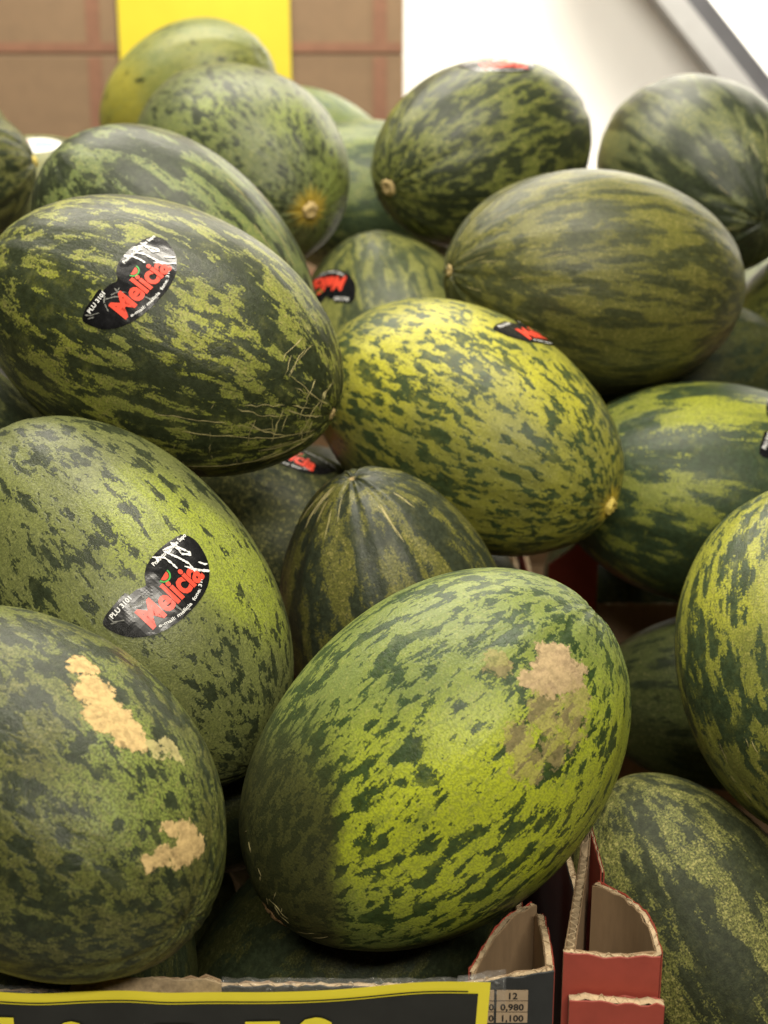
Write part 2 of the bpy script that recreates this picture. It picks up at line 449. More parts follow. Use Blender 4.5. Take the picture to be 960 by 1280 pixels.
STEM = plain('stem_cork', (.42, .31, .13), .8, .45, 500, .6)
STEM_Y = plain('stem_yellow', (.62, .48, .10), .7, .3, 500, .5)
STEM_B = plain('stem_brown', (.34, .21, .09), .8, .5, 500, .6)
def stem_scar(parent, c, end, rad, h, mat, seed, lean=0.0):
    rnd = random.Random(seed); vs, fs = [], []
    prof = [(1.25, -.9), (1.05, -.25), (.95, .35), (.78, .85), (.55, 1.0), (.28, .72), (.0, .62)]
    n = 18
    for r, z in prof[:-1]:
        for j in range(n):
            an = 2 * math.pi * j / n; k = rad * r * (1 + rnd.uniform(-.14, .14) + .1 * math.cos(5 * an))
            vs.append((k * math.cos(an) + lean * z * h, k * math.sin(an), end * (c - .004 + h * z * (1 + rnd.uniform(-.15, .15)))))
    vs.append((lean * h * .6, 0, end * (c - .004 + .6 * h)))
    m = len(prof) - 1
    for i in range(m - 1):
        for j in range(n):
            k = (j + 1) % n; q = (i * n + j, i * n + k, (i + 1) * n + k, (i + 1) * n + j)
            fs.append(q if end > 0 else q[::-1])
    for j in range(n):
        q = ((m - 1) * n + j, (m - 1) * n + (j + 1) % n, m * n); fs.append(q if end > 0 else q[::-1])
    from_py('stem_scar', vs, fs, mat, parent, True)

def side_scar(parent, mvs, mfs, pt, td, lx, ly, mat):
    """long dry stem scar seen from the side, ridged along its length"""
    d = Decal(BVHTree.FromPolygons([Vector(v) for v in mvs], mfs), pt, td)
    ring = []
    for k in range(26):
        an = k / 26 * 2 * math.pi; r = 1 + .28 * noise.noise(Vector((math.cos(an) * 2, math.sin(an) * 2, 4)))
        ring.append((lx / 2 * r * math.cos(an), ly / 2 * r * math.sin(an)))
    v2, f2 = fill2d(ring, .9); out = []
    for x, y in v2:
        e = max(0, 1 - (2 * x / lx) ** 2 - (2 * y / ly) ** 2)
        h = -.2 + 2.2 * e ** .6 * (.55 + .6 * abs(noise.noise(Vector((x * .15, y * .75, 2)))) + .5 * noise.noise(Vector((x * .5, y * .9, 7))))
        out.append(d.at(x, y, h))
    from_py('stem_scar', out, f2, STEM_B if mat == 'brown' else STEM, parent, True)

# ---------------------------------------------------------------- the shop round the stall
FLOOR = plain('floor_tile', (.42, .41, .38), .35, .08, 20)
box('floor', (-5, -3, -.1), (5, 7, 0), FLOOR)['kind'] = 'structure'
box('display_table', (-1.1, .62, .66), (1.3, 2.3, .735), plain('table_board', (.20, .16, .11), .6, .2, 40))['kind'] = 'structure'

WALLW = plain('white_wall', (.82, .82, .80), .6, .02, 8)
box('wall', (.03, 3.35, 0), (4, 3.45, 3.4), WALLW)['kind'] = 'structure'
box('wall', (-4, 3.9, 0), (.2, 4.0, 3.4), plain('grey_wall', (.5, .5, .48), .6, .03, 8))['kind'] = 'structure'

# sloping rail on the white wall
RAILL = plain('rail_white', (.24, .24, .24), .35, .04, 30, metal=0.0)
RAILD = plain('rail_dark_groove', (.045, .045, .05), .5, .1, 30)
rail = empty('sloping_rail', (.66, 3.30, 1.45))
tag(rail, 'pale grey rail with a dark groove sloping down across the white wall', 'rail')
def slanted(name, p0, p1, off0, off1, y0, y1, mat):
    p0, p1 = Vector((p0[0], 0, p0[1])), Vector((p1[0], 0, p1[1])); d = (p1 - p0).normalized(); n = Vector((-d.z, 0, d.x))
    vs = []
    for y in (y0, y1):
        for q, o in ((p0, off0), (p1, off0), (p1, off1), (p0, off1)):
            v = q + n * o; vs.append((v.x - .66, y - 3.30, v.z - 1.45))
    o = from_py(name, vs, [(0, 1, 2, 3), (7, 6, 5, 4), (0, 4, 5, 1), (1, 5, 6, 2), (2, 6, 7, 3), (3, 7, 4, 0)], mat, rail)
    return o
RP0, RP1 = (.31, 1.78), (1.16, .82)
slanted('rail_body', RP0, RP1, -.030, .012, 3.22, 3.348, RAILL)
slanted('rail_groove', RP0, RP1, .013, .048, 3.235, 3.347, RAILD)  # solid dark strip beside the rail body

# brown cartons stacked behind the stall
KRAFT_B = plain('brown_carton', (.23, .15, .085), .7, .10, 30, .1)
BAND = plain('carton_red_band', (.235, .115, .068), .65, .15, 40)
TAPE_B = plain('carton_tape', (.24, .15, .085), .4, .1, 30)
def back_carton(x0, z0, label):
    t = empty('brown_carton', (x0, 2.9, z0)); tag(t, label, 'carton', 'brown cartons stacked behind the stall')
    box('carton_body', (0, 0, .0005), (.4995, .40, .3995), KRAFT_B, t, .003)
    box('red_band', (.446, -.0015, .004), (.470, .002, .396), BAND, t)
    box('red_band', (.004, -.0012, .004), (.496, .0025, .020), BAND, t)
    box('red_band', (.004, -.0018, .250), (.446, .0025, .258), BAND, t)
    box('flap_seam', (.004, -.001, .1985), (.492, .003, .2015), TAPE_B, t)
    return t
for x0, cn in ((-.465, 'in the column with the yellow notice'), (-.965, 'left of the column with the notice')):
    for k, row in ((2, 'hidden low behind the melons'), (3, 'above the red seam'), (4, 'topmost')):
        back_carton(x0, .2 + .4 * k, 'brown red banded carton %s, %s' % (row, cn))

YEL = plain('yellow_card', (.70, .58, .035), .5, .03, 20)
no = empty('yellow_notice', (-.3125, 2.895, 1.53)); tag(no, 'yellow card notice stuck on the brown cartons behind the melons', 'notice')
vs = []
for i in range(13):
    for j in range(9):
        x, z = -.149 + .298 * i / 12, -.178 + .39 * j / 8
        vs.append((x + .012 * (-z) / .3 * .0 + .006 * (z - .0) * -1, -.004 - .004 * math.sin(i * .5) * (j / 8), z))
fs = [(i * 9 + j, (i + 1) * 9 + j, (i + 1) * 9 + j + 1, i * 9 + j + 1) for i in range(12) for j in range(8)]
b = len(vs); vs += [(x, y + .0012, z) for x, y, z in vs]; fs += [tuple(b + q for q in reversed(f)) for f in fs]
from_py('card', vs, fs, YEL, no, True)

# ---------------------------------------------------------------- fruit cartons
KRAFT = plain('kraft_board', (.30, .20, .11), .75, .16, 120, .25, fibres=True)
KRAFT_L = plain('kraft_torn_edge', (.40, .30, .18), .85, .38, 260, .6)
BLACKP = plain('black_print', (.022, .024, .024), .42, .3, 60, .1)
REDP = plain('red_print', (.35, .058, .037), .55, .12, 60, .15)
def panel(name, parent, p0, p1, z0, top, outer, inner, th=.0048, seed=1, rough=.0024, n=70, cap=True, bend=None, pitch=.0062, caph=.0009):
    """corrugated board standing from p0 to p1 (plan), outer face on the right of that direction; torn top edge, fluting inside"""
    rnd = random.Random(seed)
    P0, P1 = Vector((*p0, 0)), Vector((*p1, 0)); d = (P1 - P0); L = d.length; d.normalize(); out = Vector((d.y, -d.x, 0))
    n = max(6, min(n, int(L / .004)))
    tf = top if callable(top) else (lambda s: top)
    bf = bend if bend else (lambda s: 0.0)
    def liner(nm, o0, o1, mat, sd, lower=0.0, par=None):
        vs, fs = [], []
        for i in range(n + 1):
            s = i / n; q = P0 + d * (L * s) + out * bf(s)
            t = tf(s) - lower + rough * (noise.noise(Vector((s * L * 170, sd, 0))) + .6 * noise.noise(Vector((s * L * 500, sd, 3))))
            for (o, zz) in ((o0, z0), (o0, t - .0006), ((o0 + o1) / 2, t), (o1, t - .0006), (o1, z0)):
                v = q + out * o; vs.append((v.x, v.y, zz))
            if i:
                k = 5 * i
                for m in range(4): fs.append((k - 5 + m, k - 5 + m + 1, k + m + 1, k + m))
        fs.append((0, 1, 2, 3, 4)); k = 5 * n; fs.append((k + 4, k + 3, k + 2, k + 1, k))
        fs = [f[::-1] for f in fs]
        o = from_py(nm, vs, fs, mat, par)
        if nm != name: return o
        return o
    pn = liner(name, -.0007, .0, outer, seed * 3.1, 0.0, parent)
    liner('inner_liner', -th, -th + .0007, inner, seed * 5.7, .0006, pn)
    # fluting
    m = int(L / pitch * 2) if L < .3 else int(L / pitch * 2)
    vs, fs = [], []
    mm = m * 4
    for i in range(mm + 1):
        s = i / mm; q = P0 + d * (L * s) + out * bf(s)
        o = -th / 2 + (th / 2 - .0009) * math.sin(s * m * math.pi)
        t = tf(s) - .0006 + rough * .7 * noise.noise(Vector((s * L * 260, seed, 9)))
        v = q + out * o
        for w in (-.00025, .00025):
            vv = v + out * w; vs += [(vv.x, vv.y, z0), (vv.x, vv.y, t)]
        if i:
            k = 4 * i
            fs += [(k - 4, k, k + 1, k - 3), (k - 2, k - 1, k + 3, k + 2), (k - 3, k + 1, k + 3, k - 1)]
    tag(from_py('flute', vs, fs, KRAFT_L, pn), kind='stuff')
    if cap:   # crushed board between the liners, a little below the torn edge
        vs, fs = [], []
        for i in range(n + 1):
            s = i / n; q = P0 + d * (L * s) + out * bf(s); t = tf(s) - caph + rough * noise.noise(Vector((s * L * 300, seed, 5)))
            a_, b_ = q - out * .0008, q - out * (th - .0008); vs += [(a_.x, a_.y, t), (b_.x, b_.y, t)]
            if i: fs.append((2 * i - 2, 2 * i, 2 * i + 1, 2 * i - 1))
        from_py('crushed_core', vs, fs, KRAFT_L, pn)
    return pn

ZB = .738
def rebase(t):
    """panels are written in world coordinates; shift them under the thing's base point"""
    for o in t.children: o.location = -Vector(t.location)

# --- front carton, printed black
blk = empty('fruit_carton', (-.20, .745, ZB))
tag(blk, 'black printed fruit carton in front, taped along its torn edge behind the price sign', 'carton', 'fruit cartons of the stall')
YF = .742
def black_top(s):
    x = -.52 + .612 * s
    z = .9885
    if x > .04: z += (x - .04) * .20
    if x < -.09: z -= .004
    if -.168 < x < -.09: z += .006
    return z
fw = panel('front_panel', blk, (-.52, YF), (.092, YF), ZB, black_top, BLACKP, KRAFT, seed=2, n=150)
def side_top(s):
    if s < .07: return .9985 + .004 * math.sin(s / .07 * 3)
    if s < .125: return 1.0005 - ((s - .07) / .055) ** 2 * .03
    return max(.93, .970 - (s - .125) * .5)
panel('side_panel', blk, (.0925, YF + .001), (.0885, 1.385), ZB, side_top, REDP, KRAFT, seed=3, n=150)
panel('corner_post', blk, (.0855, .812), (.046, .7485), ZB, lambda s: .9975 + .003 * math.sin(s * 5), REDP, KRAFT, seed=4, th=.004, bend=lambda s: .004 * math.sin(s * math.pi))
panel('back_panel', blk, (.088, 1.385), (-.52, 1.385), ZB, .90, REDP, KRAFT, seed=5)
panel('side_panel', blk, (-.52, 1.384), (-.52, YF + .005), ZB, .93, REDP, KRAFT, seed=6)
box('bottom_panel', (-.515, .748, ZB), (.087, 1.38, ZB + .004), KRAFT, blk)
panel('torn_flap', blk, (-.170, YF - .0030), (-.088, YF - .0030), .95, lambda s: black_top((-.17 + .082 * s + .52) / .612) + .0045, KRAFT_L, KRAFT, seed=8, th=.0025)
# printed weight table, kraft cells left bare in the black
CELL = plain('bare_kraft_print', (.42, .31, .20), .6, .1, 150)
INK = plain('black_ink', (.015, .013, .012), .5, .2, 100)
for r, tx in enumerate(('12', '0,980', '1,100')):
    zt = .9862 - r * .0071
    for (x0, x1, txt) in ((.0425, .0598, ('', '0', '0')[r]), (.0612, .0782, tx)):
        cl = box('table_cell', (x0, YF - .0007, zt - .0062), (x1, YF + .0003, zt), CELL, blk)
        if txt:
            v, f = text2d(txt, 5.6, .16, 1.03, 3.0, 'CENTER')
            cx = (x0 + x1) / 2 if len(txt) > 1 else x1 - .0014
            from_py('figures', [(cx + p[0] / 1000, YF - .0011, zt - .0051 + p[1] / 1000) for p in v], f, INK, cl)
rebase(blk)

# clear tape over the torn edge
tp = NT('clear_tape'); tp.bsdf.inputs['Base Color'].default_value = (.9, .9, .88, 1)
tp.bsdf.inputs['Roughness'].default_value = .08; tp.bsdf.inputs['Alpha'].default_value = .16
tp.bsdf.inputs['Specular IOR Level'].default_value = .9
tcv = tp.n('ShaderNodeTexCoord').outputs['Object']
tp.put(tp.bsdf.inputs['Normal'], tp.bump(tp.noise(tcv, 170, 5, .65, 1.2), 1.0, .004))
tp.put(tp.bsdf.inputs['Alpha'], tp.step(tp.noise(tcv, 260, 4, .7, 1.5), .54, .74, .07, .32))
CLEAR = tp.mat
def tape_strip(x0, x1, seed, drop, back, lift=.002):
    vs, fs = [], []; n = int((x1 - x0) / .003)
    for i in range(n + 1):
        x = x0 + (x1 - x0) * i / n; zt = black_top((x + .52) / .612) + lift
        w = lambda k: .0016 * noise.noise(Vector((x * 130, k * 2.3, seed)))
        prof = [(YF - .0012, zt - drop), (YF - .0016, zt - drop * .5), (YF - .0010, zt - .002), (YF + .001, zt + .0008), (YF + .004, zt + .0005), (YF + .007, zt - .003), (YF + .010, zt - back)]
        for k, (y, z) in enumerate(prof): vs.append((x, y + min(0, w(k)) * .8 if k < 3 else y + w(k), z + (w(k + 9) if k > 1 else 0)))
        if i:
            b = 7 * i
            for k in range(6): fs.append((b - 7 + k, b + k, b + k + 1, b - 7 + k + 1))
    o = from_py('clear_tape', [(x + .20, y - .745, z - ZB) for x, y, z in vs], fs, CLEAR, blk, True)
    return o
tape_strip(-.088, .055, 1, .014, .010)
tape_strip(-.52, -.172, 2, .012, .008)
tape_strip(.040, .066, 4, .020, .014, .003)

# --- red carton in front, right
rd = empty('fruit_carton', (.30, .745, ZB))
tag(rd, 'red fruit carton at lower right with its torn corner post open on top', 'carton', 'fruit cartons of the stall')
panel('corner_panel', rd, (.0966, .741), (.1482, .7375), ZB, lambda s: 1.0105 - .0015 * math.sin(s * 3.1), REDP, KRAFT, seed=11, n=60)
sl = panel('side_panel', rd, (.1225, .870), (.0972, .744), ZB, lambda s: 1.0115 if s > .22 else 1.0115 + .012 * min(1, (.22 - s) / .05), KRAFT, KRAFT, seed=12, th=.0058, n=60, caph=.006)
panel('side_panel', rd, (.110, 1.385), (.1215, .8705), ZB, .955, BLACKP, KRAFT, seed=18)  # outer face coloured black to stand in for the unlit gap
panel('corner_flap', rd, (.1232, .866), (.1268, .822), ZB, lambda s: 1.0225 - .010 * s, REDP, REDP, seed=13, th=.0025, n=24)
panel('corner_post', rd, (.1505, .744), (.1245, .812), ZB, lambda s: 1.0085 + .0045 * math.sin(s * 2.6), REDP, KRAFT, seed=14, th=.0042, rough=.003, n=60, bend=lambda s: .0085 * math.sin(s * math.pi))
panel('folded_flap', rd, (.0995, .7318), (.1500, .7282), ZB + .05, lambda s: .9865 + .0006 * math.sin(s * 6), REDP, REDP, seed=15, th=.0075, n=50)
panel('front_panel', rd, (.1495, .7385), (.72, .7385), ZB, .865, REDP, KRAFT, seed=16)
panel('side_panel', rd, (.72, .741), (.72, 1.385), ZB, .90, REDP, KRAFT, seed=17)
panel('back_panel', rd, (.718, 1.388), (.152, 1.388), ZB, .90, REDP, KRAFT, seed=19)
box('bottom_panel', (.13, .75, ZB), (.715, 1.38, ZB + .004), KRAFT, rd)
rebase(rd)

# --- cartons of the second row
rr = empty('fruit_carton', (.50, 1.44, ZB))
tag(rr, 'red carton of the second row with its corner standing up under the yellow spotted melon', 'carton', 'fruit cartons of the stall')
panel('corner_panel', rr, (.158, 1.4405), (.2055, 1.4405), ZB, lambda s: .979 + .031 * min(1, s * 1.15), REDP, KRAFT, seed=21, th=.005, n=40)
panel('front_panel', rr, (.2065, 1.4415), (.86, 1.4415), ZB, .9375, KRAFT, KRAFT, seed=22, n=120)
panel('side_panel', rr, (.157, 2.1), (.157, 1.443), ZB, .90, REDP, KRAFT, seed=23)
panel('side_panel', rr, (.86, 1.447), (.86, 2.1), ZB, .95, REDP, KRAFT, seed=24)
panel('back_panel', rr, (.858, 2.103), (.16, 2.103), ZB, .98, REDP, KRAFT, seed=25)
box('bottom_panel', (.162, 1.447, ZB), (.855, 2.095, ZB + .004), KRAFT, rr)
rebase(rr)
lb = empty('fruit_carton', (-.2, 1.44, ZB))
tag(lb, 'kraft carton of the second row buried under the melons on the left', 'carton', 'fruit cartons of the stall')
panel('front_panel', lb, (-.66, 1.4415), (.140, 1.4415), ZB, .90, BLACKP, KRAFT, seed=31)
panel('side_panel', lb, (.149, 1.444), (.149, 2.2), ZB, .90, BLACKP, KRAFT, seed=32)
panel('side_panel', lb, (-.66, 2.2), (-.66, 1.446), ZB, .98, BLACKP, KRAFT, seed=33)
panel('back_panel', lb, (.147, 2.203), (-.658, 2.203), ZB, .98, BLACKP, KRAFT, seed=34)
box('bottom_panel', (-.655, 1.447, ZB), (.143, 2.195, ZB + .004), KRAFT, lb)
rebase(lb)

# --- price sign taped to the front carton
SIGN_Y = plain('sign_yellow', (.88, .76, .045), .38, .03, 40, .05)
SIGN_K = plain('sign_black', (.018, .019, .017), .36, .35, 25, .06)
sg = empty('price_sign', (-.15, YF - .006, .90)); tag(sg, 'black price sign with a yellow border and yellow lettering along the bottom', 'sign')
def sgy(x, z):     # gentle buckle of the card
    return -.0035 - .0065 * math.exp(-((x + .128) / .020) ** 2) - .0022 * math.sin((x + .2) * 17)
def sgt(x):
    return .0930 + .0038 * math.exp(-((x + .130) / .017) ** 2) - .0030 * math.exp(-((x + .185) / .03) ** 2) + .008 * max(0, x + .1) + .0012 * math.sin(x * 31) + .0018 * math.exp(-((x - .02) / .03) ** 2)
def sheet(name, x0, x1, top, bot, off, mat, th=.0004, slant=0.0):
    n = int((x1 - x0) / .004); rows = 6; vs, fs = [], []
    for i in range(n + 1):
        for j in range(rows + 1):
            x = x0 + (x1 - x0) * i / n; zt, zb = top(x), bot(x); z = zb + (zt - zb) * j / rows
            vs.append((x + .15 + slant * (zt - z) * (i / n) , sgy(x, z) - off, z))
    for i in range(n):
        for j in range(rows):
            a_ = i * (rows + 1) + j; b_ = a_ + rows + 1; fs.append((a_, b_, b_ + 1, a_ + 1))
    b = len(vs); vs += [(x, y + th, z) for x, y, z in vs]; fs += [tuple(b + q for q in reversed(f)) for f in fs]
    return from_py(name, vs, fs, mat, sg, True)
XR = .0572
sheet('border', -.42, XR, lambda x: sgt(x), lambda x: -.05, 0, SIGN_Y, slant=-.055)
fa = sheet('face', -.42, XR - .0066, lambda x: sgt(x) - .0068, lambda x: -.045, .0007, SIGN_K, slant=-.055)
sheet('border_line', -.42, XR - .012, lambda x: sgt(x) - .0051, lambda x: sgt(x) - .0056, .0008, SIGN_K)
def letter(x, ztop, ch, size, wscale=1.0):
    v, f = text2d(ch, size, 2.6, 1.0, 4.0)
    mx, my, w = max(p[0] for p in v), max(p[1] for p in v), min(p[0] for p in v)
    vs = []
    for p in v:
        X_ = x + (p[0] - w) * wscale / 1000; Z_ = ztop + (p[1] - my) / 1000
        vs.append((X_ + .15, sgy(X_, Z_) - .0016, Z_))
    from_py('lettering', vs, f, SIGN_Y, fa)
letter(-.246, .0765, 'T', 62, 1.15); letter(-.1765, 0.0750, 'o', 24, 1.0); letter(-.1535, .0775, 'O', 60, 1.35); letter(-.0745, 0.0752, 'T', 40, .66); letter(-.0480, 0.0772, 'S', 50, .85)

# ---------------------------------------------------------------- the melons
YG = (.42, .44, .045); OL = (.17, .19, .040); OL2 = (.105, .125, .034); DK = (.022, .030, .015); GR = (.085, .10, .025)
PALE = (.36, .40, .15); TAN = (.52, .37, .16)
def P(**k):
    d = dict(light=YG, mid=OL, mid2=OL2, dark=DK, graincol=GR, cover=.5, stripe=.3, stretch=2.2, scale=52, seed=1)
    d.update(k); return d
M = {}
def melon(key, loc, quat, a, c, label, params, pole=None, sticker=None, crack=None):
    M[key] = (loc, quat, a, c, label, params, pole, sticker, crack)

melon('A', (0.0292, 0.8512, 1.0678), (0.383, -0.0741, -0.9138, 0.1131), 0.0939, 0.1315,
      'bright green spotted melon in front with a pinkish scar and dark olive stem end',
      P(seed=3.1, cover=0.45, stripe=.12, stretch=2.2, scale=66, light=(.45, .51, .028), mid=(.155, .20, .052), mid2=(0.115, 0.165, 0.045), dark=(.026, .050, .016), graincol=(0.13, 0.17, 0.04), lightmix=0.15, grain=.35, net=.18, patchy=.22,
        yellow=[(-.0533, -.0698, -.0465, .10, .75), (-.0267, -.0896, .0127, .09, .55), (.0209, -.0873, .0385, .07, .5)],
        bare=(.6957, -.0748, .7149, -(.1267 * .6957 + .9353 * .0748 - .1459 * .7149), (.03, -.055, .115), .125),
        scars=[([(.0027, -.0627, -.0978, .013), (-.0007, -.0686, -.0899, .015), (-.0074, -.0617, -.0985, .012), (.0037, -.0727, -.083, .009)], (.46, .33, .18), .36, .92),
               ([(-.0196, -.0637, -.0926, .010), (-.0277, -.0691, -.0801, .012), (-.03, -.0758, -.0653, .011), (-.0245, -.0836, -.0492, .011), (-.0114, -.0847, -.0546, .010), (-.0113, -.0766, -.0743, .013), (.0245, -.0736, -.0741, .008)], (.34, .26, .11), .8, .55)]),
      pole=('side', (.002, -.016, .1285), (1, .1, 0), 19, 7, 'brown'), crack=[(.36, -1.75, 1.3, .014, .0007), (.42, -1.65, 1.5, .016, .0006), (.40, -1.5, .4, .008, .0006), (.33, -1.25, .3, .008, .0007), (.47, -1.3, .2, .010, .0006), (.30, -2.1, .2, .022, .0005), (.42, -2.2, .3, .018, .0005), (.55, -1.0, .8, .005, .0007), (.62, -.75, .7, .006, .0010), (.70, -.6, 2.2, .005, .0008), (.5, -1.0, .3, .004, .0006)])
melon('B', (-0.197, 0.7862, 1.0846), (0.4964, 0.0466, 0.7958, -0.3438), 0.0908, 0.1297,
      'dark green melon at lower left with two tan corky scars',
      P(seed=7.7, cover=0.52, stripe=.15, stretch=1.7, scale=62, light=(.19, .235, .05), mid=(.098, .100, .028), mid2=(.065, .07, .022), graincol=(.06, .068, .022), lightmix=.55, grain=.6, net=.4, netcol=(.19, .18, .06), patchy=.35, soft=.03,
        yellow=[(-.0568, -.0423, .0811, .05, .5), (-.08, -.03, .02, .06, .4)],
        scars=[([(-.0821, -.0369, .017, 0.0095), (-.0763, -.0425, .0355, 0.0129), (-.0714, -.0436, .0505, 0.0138), (-.0684, -.0407, .0624, 0.0112), (-.0678, -.0367, .0685, 0.0077)], TAN, .28, 1.0),
               ([(-.0676, -.0281, .0766, 0.0060), (-.0706, -.0185, .0771, 0.0052), (-.0689, -.0175, .0806, 0.0052)], (.42, .36, .15), 1.0, .8),
               ([(-.039, -.0296, .1092, 0.0060), (-.0411, -.018, .1127, 0.0077), (-.0371, -.0127, .1169, 0.0069), (-.031, -.0219, .1178, 0.0082), (-.0259, -.0317, .1158, 0.0060), (-.0228, -.0373, .1137, 0.0043)], TAN, .3, 1.0)], spec=0.26))
melon('C', (-0.1731, 0.9781, 1.1211), (0.3534, -0.0157, 0.9016, -0.2492), 0.0943, 0.1429,
      'big green melon with a black sticker, resting just above the tan scarred one',
      P(seed=12.4, cover=0.37, stripe=.18, stretch=2.0, scale=56, light=(0.3, 0.35, 0.045), mid=(.135, .148, .052), mid2=(0.105, 0.12, 0.045), graincol=(0.095, 0.11, 0.04), lightmix=0.15, grain=.42, net=.3, netcol=(.24, .25, .09), patchy=0.3,
        yellow=[(-.0619, -.0712, -.0005, .055, .8), (-.0806, -.0396, .0437, .05, .9), (-.0752, -.0255, .0772, .045, .6)]),
      sticker=((-.0377, -.0831, .0361), (-.899, .4, -.18), 1))
melon('D', (-0.1605, 1.1287, 1.2665), (0.5385, -0.0548, 0.8219, -0.1775), 0.0937, 0.1385,
      'large dark mottled melon at upper left, black sticker and corky cracks at its tip',
      P(seed=21.3, cover=0.64, stripe=0.45, stretch=3.0, scale=64, light=(.32, .34, .040), mid=(.20, .22, .05), mid2=(.12, .14, .04), graincol=(.12, .125, .035), lightmix=.5, grain=.5, net=0.5, netcol=(.30, .27, .09), patchy=.2, ridge=.0035, point=.05,
        yellow=[(.0131, -.0866, -.0494, .05, .5), (-.0019, -.0869, .0517, .04, .5)]),
      pole=(1, .005, .004, 'cork'), sticker=((-.021, -.0912, -.0067), (-.945, .222, .241), 0), crack='D')
melon('E', (-0.1706, 1.323, 1.2826), (0.3926, -0.0755, 0.9096, -0.1136), 0.0928, 0.1383,
      'grey green melon with long dark streaks right behind the stickered upper left melon',
      P(seed=31.9, cover=0.6, stripe=0.7, stretch=3.2, scale=58, light=(0.19, 0.24, 0.065), mid=(0.13, 0.16, 0.06), mid2=(.11, .15, .05), graincol=(.13, .17, .06), lightmix=.6, net=.3, ridge=.003), crack='E')
melon('F', (-0.1433, 1.6167, 1.3372), (0.4104, 0.1023, 0.7685, -0.4802), 0.0964, 0.1424,
      'light green melon with fine dark flecks and a yellow star scar facing the front',
      P(seed=44.2, cover=0.33, stripe=.2, stretch=2.4, scale=84, light=(0.22, 0.27, 0.055), mid=(0.12, 0.14, 0.06), mid2=(0.08, 0.1, 0.045), graincol=(0.1, 0.125, 0.05), lightmix=.4, net=.2, patchy=.25,
        yellow=[(-.0093, -.0914, .0428, .06, .7), (-.0388, .0154, .1284, .06, .7), (-.0613, -.0384, .0941, .05, .6)], halo=[(1, .024, (.42, .30, .04))]),
      pole=(1, .008, .006, 'cork'))
melon('G', (-0.2353, 1.9602, 1.3767), (0.5021, -0.2262, -0.8297, -0.0908), 0.0885, 0.1194,
      'yellowish plain melon at the back in front of the yellow notice',
      P(seed=52.0, cover=0.2, stripe=.2, light=(.42, .36, .04), mid=(.15, .18, .06), mid2=(.17, .22, .07), graincol=(.22, .26, .09), lightmix=.3, yellow=[(.0209, -.0786, .0469, .075, .9)]))
melon('H', (-0.0774, 2.0439, 1.2837), (0.4324, -0.0559, 0.8845, -0.166), 0.0925, 0.1330,
      'pale green melon farthest back, low before the brown cartons',
      P(seed=60.3, cover=.3, stripe=.5, light=(.14, .18, .05), mid=(.11, .15, .055), mid2=(.16, .22, .08), dark=(.06, .10, .05), graincol=(.20, .26, .09)))
melon('H2', (-0.009, 1.8203, 1.2774), (0.6757, -0.1556, 0.7178, -0.0632), 0.0895, 0.1300,
      'pale green melon wedged in the gap behind the two tall back melons',
      P(seed=63.3, cover=0.5, stripe=.6, light=(.17, .22, .05), mid=(.13, .165, .06), mid2=(.16, .22, .08), dark=(.045, .07, .035), graincol=(.20, .26, .09)))
melon('I', (0.0974, 1.6109, 1.3495), (0.5158, 0.071, -0.7684, 0.372), 0.0901, 0.1268,
      'tall dark streaked melon against the white wall with a sticker on its very top',
      P(seed=71.8, cover=0.54, stripe=.35, stretch=2.6, scale=64, light=(.155, .18, .038), mid=(.12, .135, .034), mid2=(.09, .105, .03), graincol=(.10, .115, .03), net=.35, ridge=.004,
        yellow=[(-.0516, -.0665, .0452, .05, .5), (-.07, -.04, .0, .06, .6)]),
      pole=(1, .009, .006, 'cork'), sticker=((.0630, -.0625, -.0165), (-.326, -.163, -.931), 2))
melon('J', (0.185, 1.3851, 1.2612), (0.7153, -0.0013, -0.6651, 0.2147), 0.0962, 0.1372,
      'large olive melon lying level at right, ribbed at its left tip',
      P(seed=80.5, cover=0.56, stripe=.5, stretch=4.2, scale=56, light=(.205, .20, .036), mid=(.115, .115, .03), mid2=(.10, .11, .028), dark=(0.034, 0.042, 0.02), graincol=(.11, .11, .03), net=.5, netcol=(.24, .22, .065), lightmix=.4, ridge=.0045, soft=.03, depth=.85,
        yellow=[(-.0612, -.0479, -.0809, .06, .7)]),
      pole=(1, .006, .004, 'cork'), crack='J')
melon('K', (0.3245, 1.6672, 1.3216), (0.2529, 0.0841, 0.7759, -0.5718), 0.0980, 0.1360,
      'greyish green ribbed melon at the far right below the sloping rail',
      P(seed=91.2, cover=0.6, stripe=0.9, stretch=3.5, scale=44, light=(.125, .145, .06), mid=(.08, .092, .04), mid2=(.10, .12, .05), graincol=(.11, .13, .055), lightmix=.7, ridge=.005, soft=.03, nosmall=0.1), crack='K')
melon('L', (-0.4797, 1.5892, 1.3219), (0.7589, -0.1551, 0.6284, -0.071), 0.0887, 0.1371,
      'dark netted melon cut off by the left edge, its small pale tip pointing right',
      P(seed=95.2, cover=.55, stripe=.4, stretch=2.5, light=(.19, .20, .06), mid=(.13, .135, .04), mid2=(.09, .095, .03), net=.6, netcol=(.22, .2, .09), ridge=.005),
      pole=(1, .006, .006, 'yellow'))
melon('L2', (-0.5459, 1.8514, 1.3475), (0.5639, -0.0887, 0.8108, -0.1293), 0.0929, 0.1344,
      'blurred green melon just showing at the left edge behind the dark netted one',
      P(seed=97.2, cover=.4, light=(.24, .32, .1), mid=(.16, .22, .08)))
melon('M', (-0.3424, 1.7345, 1.2572), (0.5542, -0.0873, 0.8175, -0.1302), 0.0928, 0.1346,
      'pale melon with a red, white and blue sticker, low behind the left melons',
      P(seed=99.2, cover=.25, light=(.22, .22, .09), mid=(.15, .16, .07), mid2=(.22, .24, .1), graincol=(.25, .26, .1)))
